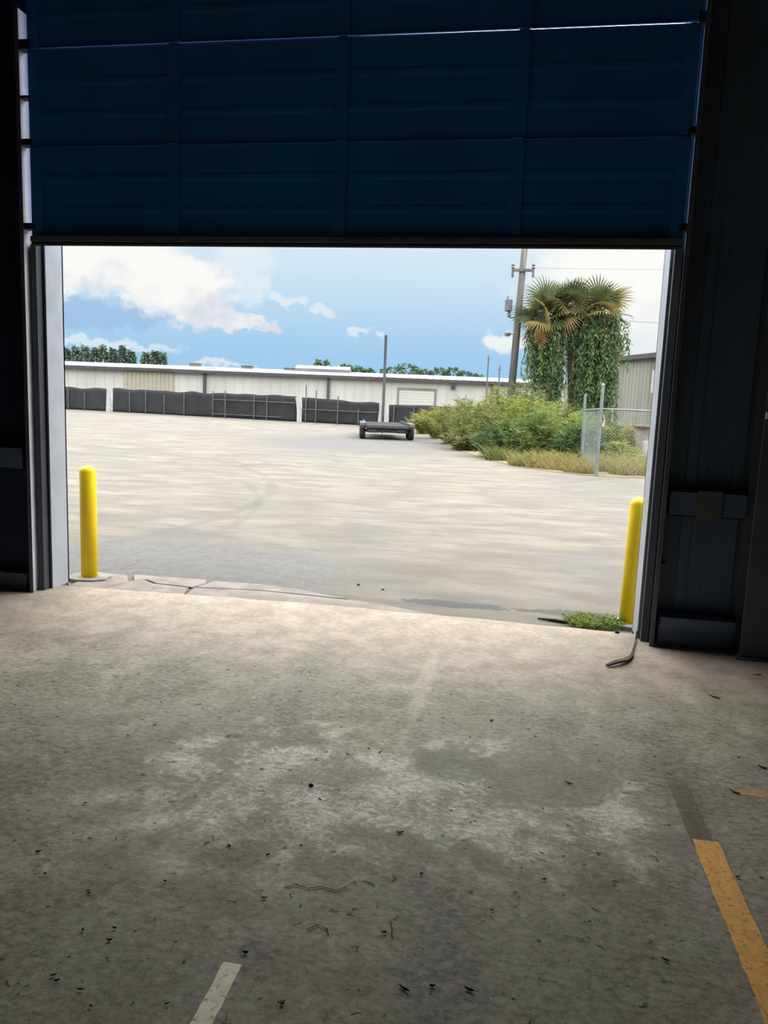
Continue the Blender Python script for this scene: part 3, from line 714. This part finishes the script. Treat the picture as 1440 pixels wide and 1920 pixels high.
MB().lathe([(.04, -.09), (.12, -.06), (.13, .04), (.05, .08)], 12, 'z', (c.x-.36, c.y-.05, c.z)).build('service_head', 'transf', U)
MB().box(c.x-.36, c.x, c.y-.07, c.y-.03, c.z-.02, c.z+.02).build('mount_bracket', 'transf', U)
def wire(p0, p1, sag, r, label):
    p0, p1 = Vector(p0), Vector(p1); pts = []
    for k in range(13):
        t = k/12; q = p0.lerp(p1, t); q.z -= sag*4*t*(1-t); pts.append(tuple(q))
    return tag(MB().tube(pts, r, 5).build('power_line', 'wire'), label, 'power line')
wire((3.61, 27.3, 6.92), (40, 33, 9.5), .5, .006, 'thin overhead wire running right from the crossarm of the pole')
wire((3.1, 27.0, 5.1), (36, 52, 8.0), .5, .012, 'thin overhead wire passing behind the palms to the right')

# ------------------------------------------------------------------ chain link fence at the right
FN = thing('chain_link_fence', 'galvanized chain link fence end with two posts at the right of the yard', 'fence', (5.20, 12.79, GZ))
p2 = Vector((5.02-5.20, 14.85-12.79, 0)); p3 = Vector((3.6, .62, 0))
MB().tube([(0, 0, 0), (.01, .10, 2.02)], .038, 10).build('post', 'galv', FN)
MB().lathe([(.045, 2.0), (.045, 2.05), (.01, 2.08)], 10, 'z', (.01, .10, .0)).build('post_cap', 'galv', FN)
MB().tube([(p2.x, p2.y, 0), (p2.x-.02, p2.y+.08, 1.86)], .036, 10).build('post', 'galv', FN)
MB().tube([tuple(p3), (p3.x, p3.y, 1.6)], .036, 10).build('post', 'galv', FN)
MB().tube([(0, .08, 1.51), (p2.x, p2.y, 1.46)], .018, 8).build('top_rail', 'galv', FN)
MB().tube([(0, .08, 1.51), (p3.x, p3.y, 1.50)], .018, 8).build('top_rail', 'galv', FN)
def link(m, a, b, h, s_=.075):
    a, b = Vector(a), Vector(b); L = (b-a).length; d = (b-a)/L; k = -h
    while k < L:
        for sg in (1, -1):
            t0, z0, t1, z1 = k, 0, k+h, h
            if t0 < 0: z0 = -t0; t0 = 0
            if t1 > L: z1 = h-(t1-L); t1 = L
            za, zb = (z0, z1) if sg > 0 else (h-z0, h-z1)
            m.tube([tuple(a+d*t0+Vector((0, 0, za+.03))), tuple(a+d*t1+Vector((0, 0, zb+.03)))], .0022, 3, False)
        k += s_
L1 = MB(); link(L1, (0, .06, 0), tuple(p2), 1.45); L1.build('chain_link', 'galv', FN)
L2 = MB(); link(L2, (0, .06, 0), tuple(p3), 1.45); L2.build('chain_link', 'galv', FN)
lt = MB(); lt.box(.04, .10, .02, .06, 1.12, 1.20); lt.tube([(.05, .04, 1.38), (.10, .05, 1.25), (.06, .04, 1.1)], .012, 6)
lt.build('latch_chain', 'white', FN)

# things in the yard beyond the fence
dm_ = thing('drum', 'small white drum in the yard beyond the chain link fence', 'drum', (7.30, 19.4, GZ))
MB().lathe([(.14, 0), (.15, .02), (.15, .25), (.155, .27), (.15, .29), (.15, .52), (.14, .55)], 18).build('body', 'white', dm_, smooth=False)
MB().lathe([(.145, .55), (.145, .575), (.12, .58)], 18).build('lid', 'white', dm_)
MB().box(7.0, 7.5, 19.8, 20.3, GZ, .95).build('crate', 'conc_light', bev=.01)
tag(bpy.data.objects['crate'], 'tan crate standing under a red board beyond the fence', 'crate')
tag(MB().box(6.95, 7.75, 19.6, 20.4, .96, 1.01).build('board', 'red'), 'faded red board lying on the tan crate beyond the fence', 'board')
for i, (x, y, a, s_, lb) in enumerate(((6.75, 18.5, .3, 1, 'pale concrete block in the weeds, left of the white drum'), (7.05, 18.2, -.2, 1.2, 'pale concrete block in the weeds, in front of the white drum'))):
    b = MB(); b.box(-.25*s_, .25*s_, -.12, .12, 0, .22); tag(b.build('concrete_block', 'conc_light', None, loc=(x, y, GZ), rz=a, bev=.01), lb, 'concrete block')

# grey building at the right
gdir = Vector((9.54-8.03, 32.6-36.93, 0)).normalized(); ga = math.atan2(gdir.y, gdir.x)
GB = thing('shed', 'grey stained metal building behind the palms at the right', 'building', (6.0, 42.8, GZ), ga)
g = MB(); g.box(0, 26, 0, 12, 0, 4.0)
k = 0.0
while k < 26: g.box(k, k+.05, -.012, 0, 0, 4.0); k += .35
g.build('wall', 'metal_grey', GB)
MB().extr_x([(-.25, 3.98), (-.25, 4.06), (6, 4.1), (12.25, 4.06), (12.25, 3.98)], -.2, 26.2).build('roof', 'roof', GB)
MB().box(-.2, 26.2, -.28, -.2, 3.9, 4.12).build('gutter', 'fascia', GB)
wb = MB().box(10.55, 11.25, -.12, -.03, 2.3, 3.35).build('window', 'white', GB)
MB().box(10.95, 11.1, -.14, -.12, 2.7, 3.2).build('pane', 'fascia', wb)

# ------------------------------------------------------------------ far white warehouse
BW = thing('warehouse', 'long low white metal warehouse with a dark eave behind the screened fence', 'building', (-40.33, 64.61, GZ), .1663)
wl = MB(); wl.box(-15, 75, 0, 20, 0, 3.5)
k = -15
while k < 75: wl.box(k, k+.06, -.03, 0, 0, 3.4); k += .9
wl.build('wall', 'white_metal', BW)
rf = MB().extr_x([(-.5, 3.5), (-.5, 3.62), (14, 4.45), (20.5, 3.7), (20.5, 3.5)], -15.3, 75.3); rf = rf.build('roof', 'roof', BW)
for k in range(0, 60): MB().box(29+k*.75, 29.06+k*.75, -.4, -.3, 3.63, 3.70).build('roof_seam', 'fascia', rf) if k < 24 else None
MB().extr_x([(-.55, 3.55), (-.55, 3.66), (8, 4.2), (8, 4.1)], 6.0, 13.0).build('rusty_roof_sheet', 'roof_rust', BW)
fs = MB(); fs.box(-15.3, 75.3, -.58, -.5, 3.36, 3.62); fs.build('eave_gutter', 'fascia', BW)
for xx, m_ in ((13.7, 'fascia'), (25.7, 'fascia'), (41.6, 'rustpipe')):
    MB().box(xx-.13, xx+.13, -.30, -.03, 0, 3.4).build('downspout', m_, BW)
lv = MB(); lv.box(5.9, 10.7, -.10, -.03, .8, 3.36)
for k in range(12): lv.box(6.0+k*.4, 6.16+k*.4, -.16, -.10, .8, 3.3)
lv.build('ribbed_panel', 'louvre', BW)
rd = MB(); rd.box(32.6, 36.0, -.05, -.03, 0, 2.5)
for k in range(9): rd.box(32.6, 36.0, -.065, -.05, .05+k*.27, .26+k*.27)
rd = rd.build('roller_door', 'white_metal', BW)
fr = MB(); fr.box(32.4, 36.2, -.10, -.03, 2.5, 2.72); fr.box(32.4, 32.6, -.08, -.03, 0, 2.5); fr.box(36.0, 36.2, -.08, -.03, 0, 2.5); fr.build('door_frame', 'roof', rd)
MB().box(37.6, 38.0, -.25, -.03, 2.75, 3.1).build('wall_lamp', 'fascia', BW)
for xx, yy, zz in ((9.8, 12, 4.3), (15.6, 12, 4.25), (20.4, 12, 4.2)):
    v = MB(); v.box(xx-.6, xx+.6, yy-.3, yy+.3, zz, zz+.35); v.box(xx-.7, xx+.7, yy-.4, yy+.4, zz+.35, zz+.42); v.build('roof_vent', 'metal_grey', BW)
v = MB().extr_x([(10, 4.2), (10, 4.55), (12, 4.95), (14, 4.55), (14, 4.2)], 21.2, 27.2); v.build('raised_roof', 'roof', BW)

def antenna(x, y, h, label):
    a = thing('antenna_mast', label, 'mast', (x, y, GZ))
    MB().tube([(0, 0, 0), (0, 0, h)], [.09, .05], 8).build('mast', 'galv_dull', a)
    MB().tube([(-.12, 0, h*.93), (.12, 0, h*.93)], .03, 6).build('crossbar', 'galv_dull', a)
antenna(.55, 62.5, 5.6, 'thin grey mast left of the leaning utility pole, nearer the left')
antenna(1.55, 62.5, 4.75, 'thin grey mast close to the leaning utility pole, the shorter one')

# ------------------------------------------------------------------ trees behind the warehouse
def far_tree(x, y, h, r, kind, label, seed):
    rg = random.Random(seed); T = thing('tree', label, 'tree', (x, y, GZ), group='trees behind the warehouse')
    MB().tube([(0, 0, 0), (rg.uniform(-.2, .2), 0, h*.8)], [.22, .07], 6).build('trunk', 'bark', T)
    F = MB()
    for k in range(330):
        if kind == 'pine':
            t = rg.random(); z = h*(.45+.55*t); rr = r*(1.05-t)*math.sqrt(rg.random())*rg.uniform(.7, 1.1)
        else:
            u_ = rg.uniform(-1, 1); z = h*.70+h*.30*u_; rr = r*math.sqrt(max(0, 1-u_*u_))*rg.random()**.4
        a = rg.random()*2*PI
        leaf(F, (rr*math.cos(a), rr*math.sin(a), z), Vector((math.cos(a), math.sin(a), rg.uniform(-.4, .8))), rg.uniform(.5, .9), .5, rg)
    F.build('crown', 'pine_far' if kind == 'pine' else 'tree_far', T)
TL = [(-72.1, 116.1, 7.9, 1.1), (-70.6, 116.4, 8.2, 1.0), (-69.0, 116.7, 8.3, 1.2), (-67.4, 117.1, 8.0, 1.0), (-65.9, 117.1, 8.5, 1.2), (-64.4, 117.4, 8.1, 1.0), (-62.8, 117.7, 8.6, 1.1), (-61.3, 117.9, 7.8, 1.2), (-58.9, 118.3, 7.6, 1.1), (-57.4, 118.5, 7.9, 1.2), (-56.1, 118.7, 7.8, 1.1)]
for i, (x, y, h, r) in enumerate(TL):
    far_tree(x, y, h, r, 'pine', ['leftmost dark pine in the row above the warehouse roof', 'second pine from the left above the warehouse roof', 'third pine from the left above the warehouse roof', 'fourth pine from the left above the warehouse roof', 'fifth pine from the left above the warehouse roof', 'sixth pine from the left above the warehouse roof', 'seventh pine from the left above the warehouse roof', 'eighth pine from the left, just before the gap in the row', 'ninth pine from the left, just past the gap in the row', 'second pine from the right end of the left row', 'rightmost pine of the left row above the rusty roof'][i], 100+i)
for i, (x, y, h, r, lb) in enumerate(((-29.6, 123.3, 7.6, 1.6, 'lone rounded tree above the middle of the warehouse roof'),
        (-25.6, 123.8, 6.9, 1.3, 'small tree left of the dark post, first of three low ones'), (-23.6, 124.1, 6.6, 1.2, 'small tree left of the dark post, second of three low ones'), (-22.0, 124.4, 6.4, 1.1, 'small tree left of the dark post, third of three low ones'),
        (-18.0, 125.3, 6.9, 2.0, 'broad tree just right of the tall dark post'), (-15.6, 125.6, 7.5, 2.2, 'tallest broad tree right of the dark post'), (-12.7, 126.1, 6.7, 1.8, 'low tree right of the tallest broad tree'),
        (-10.2, 126.4, 7.0, 1.6, 'rounded tree above the right part of the warehouse roof'), (-8.0, 126.6, 7.0, 1.7, 'dark rounded tree third from the right end of the tree line'), (-5.8, 126.9, 6.5, 1.4, 'low tree second from the right end of the tree line'), (-3.6, 127.3, 6.1, 1.2, 'smallest tree at the right end of the tree line'))):
    far_tree(x, y, h, r, 'round', lb, 130+i)

# ------------------------------------------------------------------ screened fence across the yard
def fence_pt(x): return Vector((x, 43.4-.268*(x+26.5)))
def screen_fence(x0, x1, h0, h1, posts, rails, label, seed, light=False):
    rg = random.Random(seed); a = fence_pt(x0); b = fence_pt(x1); L = (b-a).length
    F = thing('screened_fence', label, 'fence', (a.x, a.y, GZ), math.atan2(b.y-a.y, b.x-a.x), group='dark screened fence panels across the yard')
    m = MB(); nx = max(12, int(L*4)); nz_ = 7; ph = rg.random()*6
    for i in range(nx+1):
        t = i/nx; s_ = t*L; h = h0+(h1-h0)*t-.07*abs(math.sin(s_*1.05+ph))*(.5+.5*math.sin(s_*.37+ph))+.025*math.sin(s_*3.1)
        for k in range(nz_+1):
            q = k/nz_; m.v.append((s_, .035*math.sin(s_*4.2+ph+q*1.5)+.02*math.sin(s_*9+q*3), .03+q*(h-.03)))
    for i in range(nx):
        for k in range(nz_): o_ = i*(nz_+1)+k; m.f.append((o_, o_+nz_+1, o_+nz_+2, o_+1))
    o = m.build('screen_cloth', 'screen', F, smooth=True); so = o.modifiers.new('thick', 'SOLIDIFY'); so.thickness = .008
    pm_ = 'galv' if light else 'galv_dull'
    for px_, hh in posts:
        s_ = (px_-x0)/(x1-x0)*L
        MB().tube([(s_, -.10, 0), (s_, -.10, hh)], .036, 8).build('post', pm_, F)
    for q0, q1, z in rails:
        MB().tube([((q0-x0)/(x1-x0)*L, -.10, z), ((q1-x0)/(x1-x0)*L, -.10, z)], .024, 6).build('rail', pm_, F)
    return F
screen_fence(-29.0, -23.47, 1.54, 1.56, [(-26.74, 1.45), (-25.30, 1.22), (-28, 1.5)], [], 'dark screened fence panel at the far left beside the white post', 1)
screen_fence(-23.02, -9.41, 1.58, 1.52, [(-21.53, 1.38), (-20.23, 1.53), (-18.77, 1.26), (-17.26, 1.5), (-15.12, 1.62), (-14.23, 1.68), (-12.21, 1.45), (-11.33, 1.46)], [(-15.12, -9.45, 1.12), (-15.12, -10.3, .25)], 'long dark screened fence panel between the white post and the bent white post', 2)
screen_fence(-9.08, -4.25, 1.52, 1.32, [(-8.75, 2.15), (-8.10, 1.9), (-6.72, 1.6), (-5.45, .95)], [(-9.05, -4.3, .78)], 'dark screened fence panel left of the tall dark post', 3)
screen_fence(-3.70, 3.4, 1.30, 1.34, [(-3.35, 1.2), (-2.2, 1.2), (0, 1.2)], [], 'dark screened fence panel behind the trailer and bushes', 4)
def white_post(x, w_, h, bend, label):
    p = fence_pt(x); m = MB()
    for k in range(7):
        t = k/6; ww = w_*(.55+.45*(1-t)); xx = -bend*t*t
        m.v += [(xx-ww/2, -.2, h*t), (xx+ww/2, -.2, h*t), (xx+ww/2, -.1, h*t), (xx-ww/2, -.1, h*t)]
        if k:
            o_, q = (k-1)*4, k*4; m.f += [(o_+j, o_+(j+1) % 4, q+(j+1) % 4, q+j) for j in range(4)]
    m.f += [(3, 2, 1, 0), (24, 25, 26, 27)]
    return tag(m.build('gate_post', 'white', None, loc=(p.x, p.y, GZ)), label, 'post')
white_post(-23.25, .36, 1.6, 0, 'white post between the two leftmost dark fence panels')
white_post(-9.15, .28, 1.45, .2, 'bent white post in the middle of the dark fence')
white_post(-4.16, .26, 1.2, -.03, 'white post just left of the foot of the tall dark post')
white_post(-3.80, .22, 1.15, .14, 'leaning white post just right of the foot of the tall dark post')
PO = thing('light_pole', 'tall thin dark post rising behind the trailer', 'pole', (-3.98, 37.15, GZ))
MB().tube([(0, 0, 0), (0, 0, 4.92)], [.085, .075], 10).build('shaft', 'wood_pole', PO)
MB().lathe([(.085, 4.92), (.085, 4.96), (.04, 5.0)], 10).build('cap', 'wood_pole', PO)

# ------------------------------------------------------------------ trailer
T = thing('flatbed_trailer', 'empty dark flatbed trailer parked in the yard in front of the tall post', 'trailer', (-1.50, 24.0, GZ), .22)
fm = MB()
for x in (-.78, .72): fm.box(x, x+.06, 0, 4.8, .40, .50)
for k in range(7): fm.box(-.78, .78, .1+k*.75, .16+k*.75, .40, .46)
fm.build('frame', 'trailer', T)
dk = MB()
for k in range(9): dk.box(-.80+k*.178, -.80+k*.178+.172, .02, 4.8, .50, .54)
dk.build('deck', 'deck', T)
MB().box(-1.0, 1.0, -.04, .03, .44, .55).build('rear_beam', 'rim', T, bev=.008)
MB().box(-.80, .80, .06, .12, .27, .44).build('underride_bar', 'rubber', T)
for s_ in (-1, 1):
    MB().box(s_*.82-.02, s_*.82+.02, 0, 4.8, .54, .62).build('side_rail', 'trailer', T)
    f = MB(); x0, x1 = (.82, 1.05) if s_ > 0 else (-1.05, -.82)
    f.extr_x([(.0, .50), (.05, .60), (.15, .64), (1.75, .64), (1.9, .58), (1.95, .48), (1.92, .48), (1.87, .56), (1.74, .61), (.16, .61), (.08, .57), (.03, .50)], x0, x1)
    f.build('fender', 'trailer', T)
    for yc in (.45, 1.35):
        wh = MB().lathe([(.16, -.10), (.27, -.105), (.30, -.07), (.305, 0), (.30, .07), (.27, .105), (.16, .10)], 24, 'x', (s_*.935, yc, .305)).build('tyre', 'tyre', T, smooth=True)
        MB().lathe([(.155, -.08), (.155, .08), (.06, .09), (.05, .095)], 16, 'x', (s_*.935, yc, .305)).build('rim', 'rim', wh)
    MB().box(s_*.86-.06, s_*.86+.06, -.055, -.04, .43, .52).build('tail_lamp', 'lampred', T)
for yc in (.45, 1.35): MB().tube([(-.85, yc, .305), (.85, yc, .305)], .035, 8).build('axle', 'trailer', T)
tg = MB(); tg.tube([(-.7, 4.8, .44), (0, 6.0, .44)], .04, 6); tg.tube([(.7, 4.8, .44), (0, 6.0, .44)], .04, 6); tg.build('tongue', 'trailer', T)
MB().tube([(0, 6.0, .44), (0, 6.25, .46)], .05, 8).build('coupler', 'trailer', T)
MB().tube([(.08, 5.7, .0), (.08, 5.7, .75)], .03, 8).build('jack', 'trailer', T)
for s_ in (-1, 1): MB().box(s_*.55-.17, s_*.55+.17, .0, .05, .26, .40).build('mud_flap', 'rubber', T)
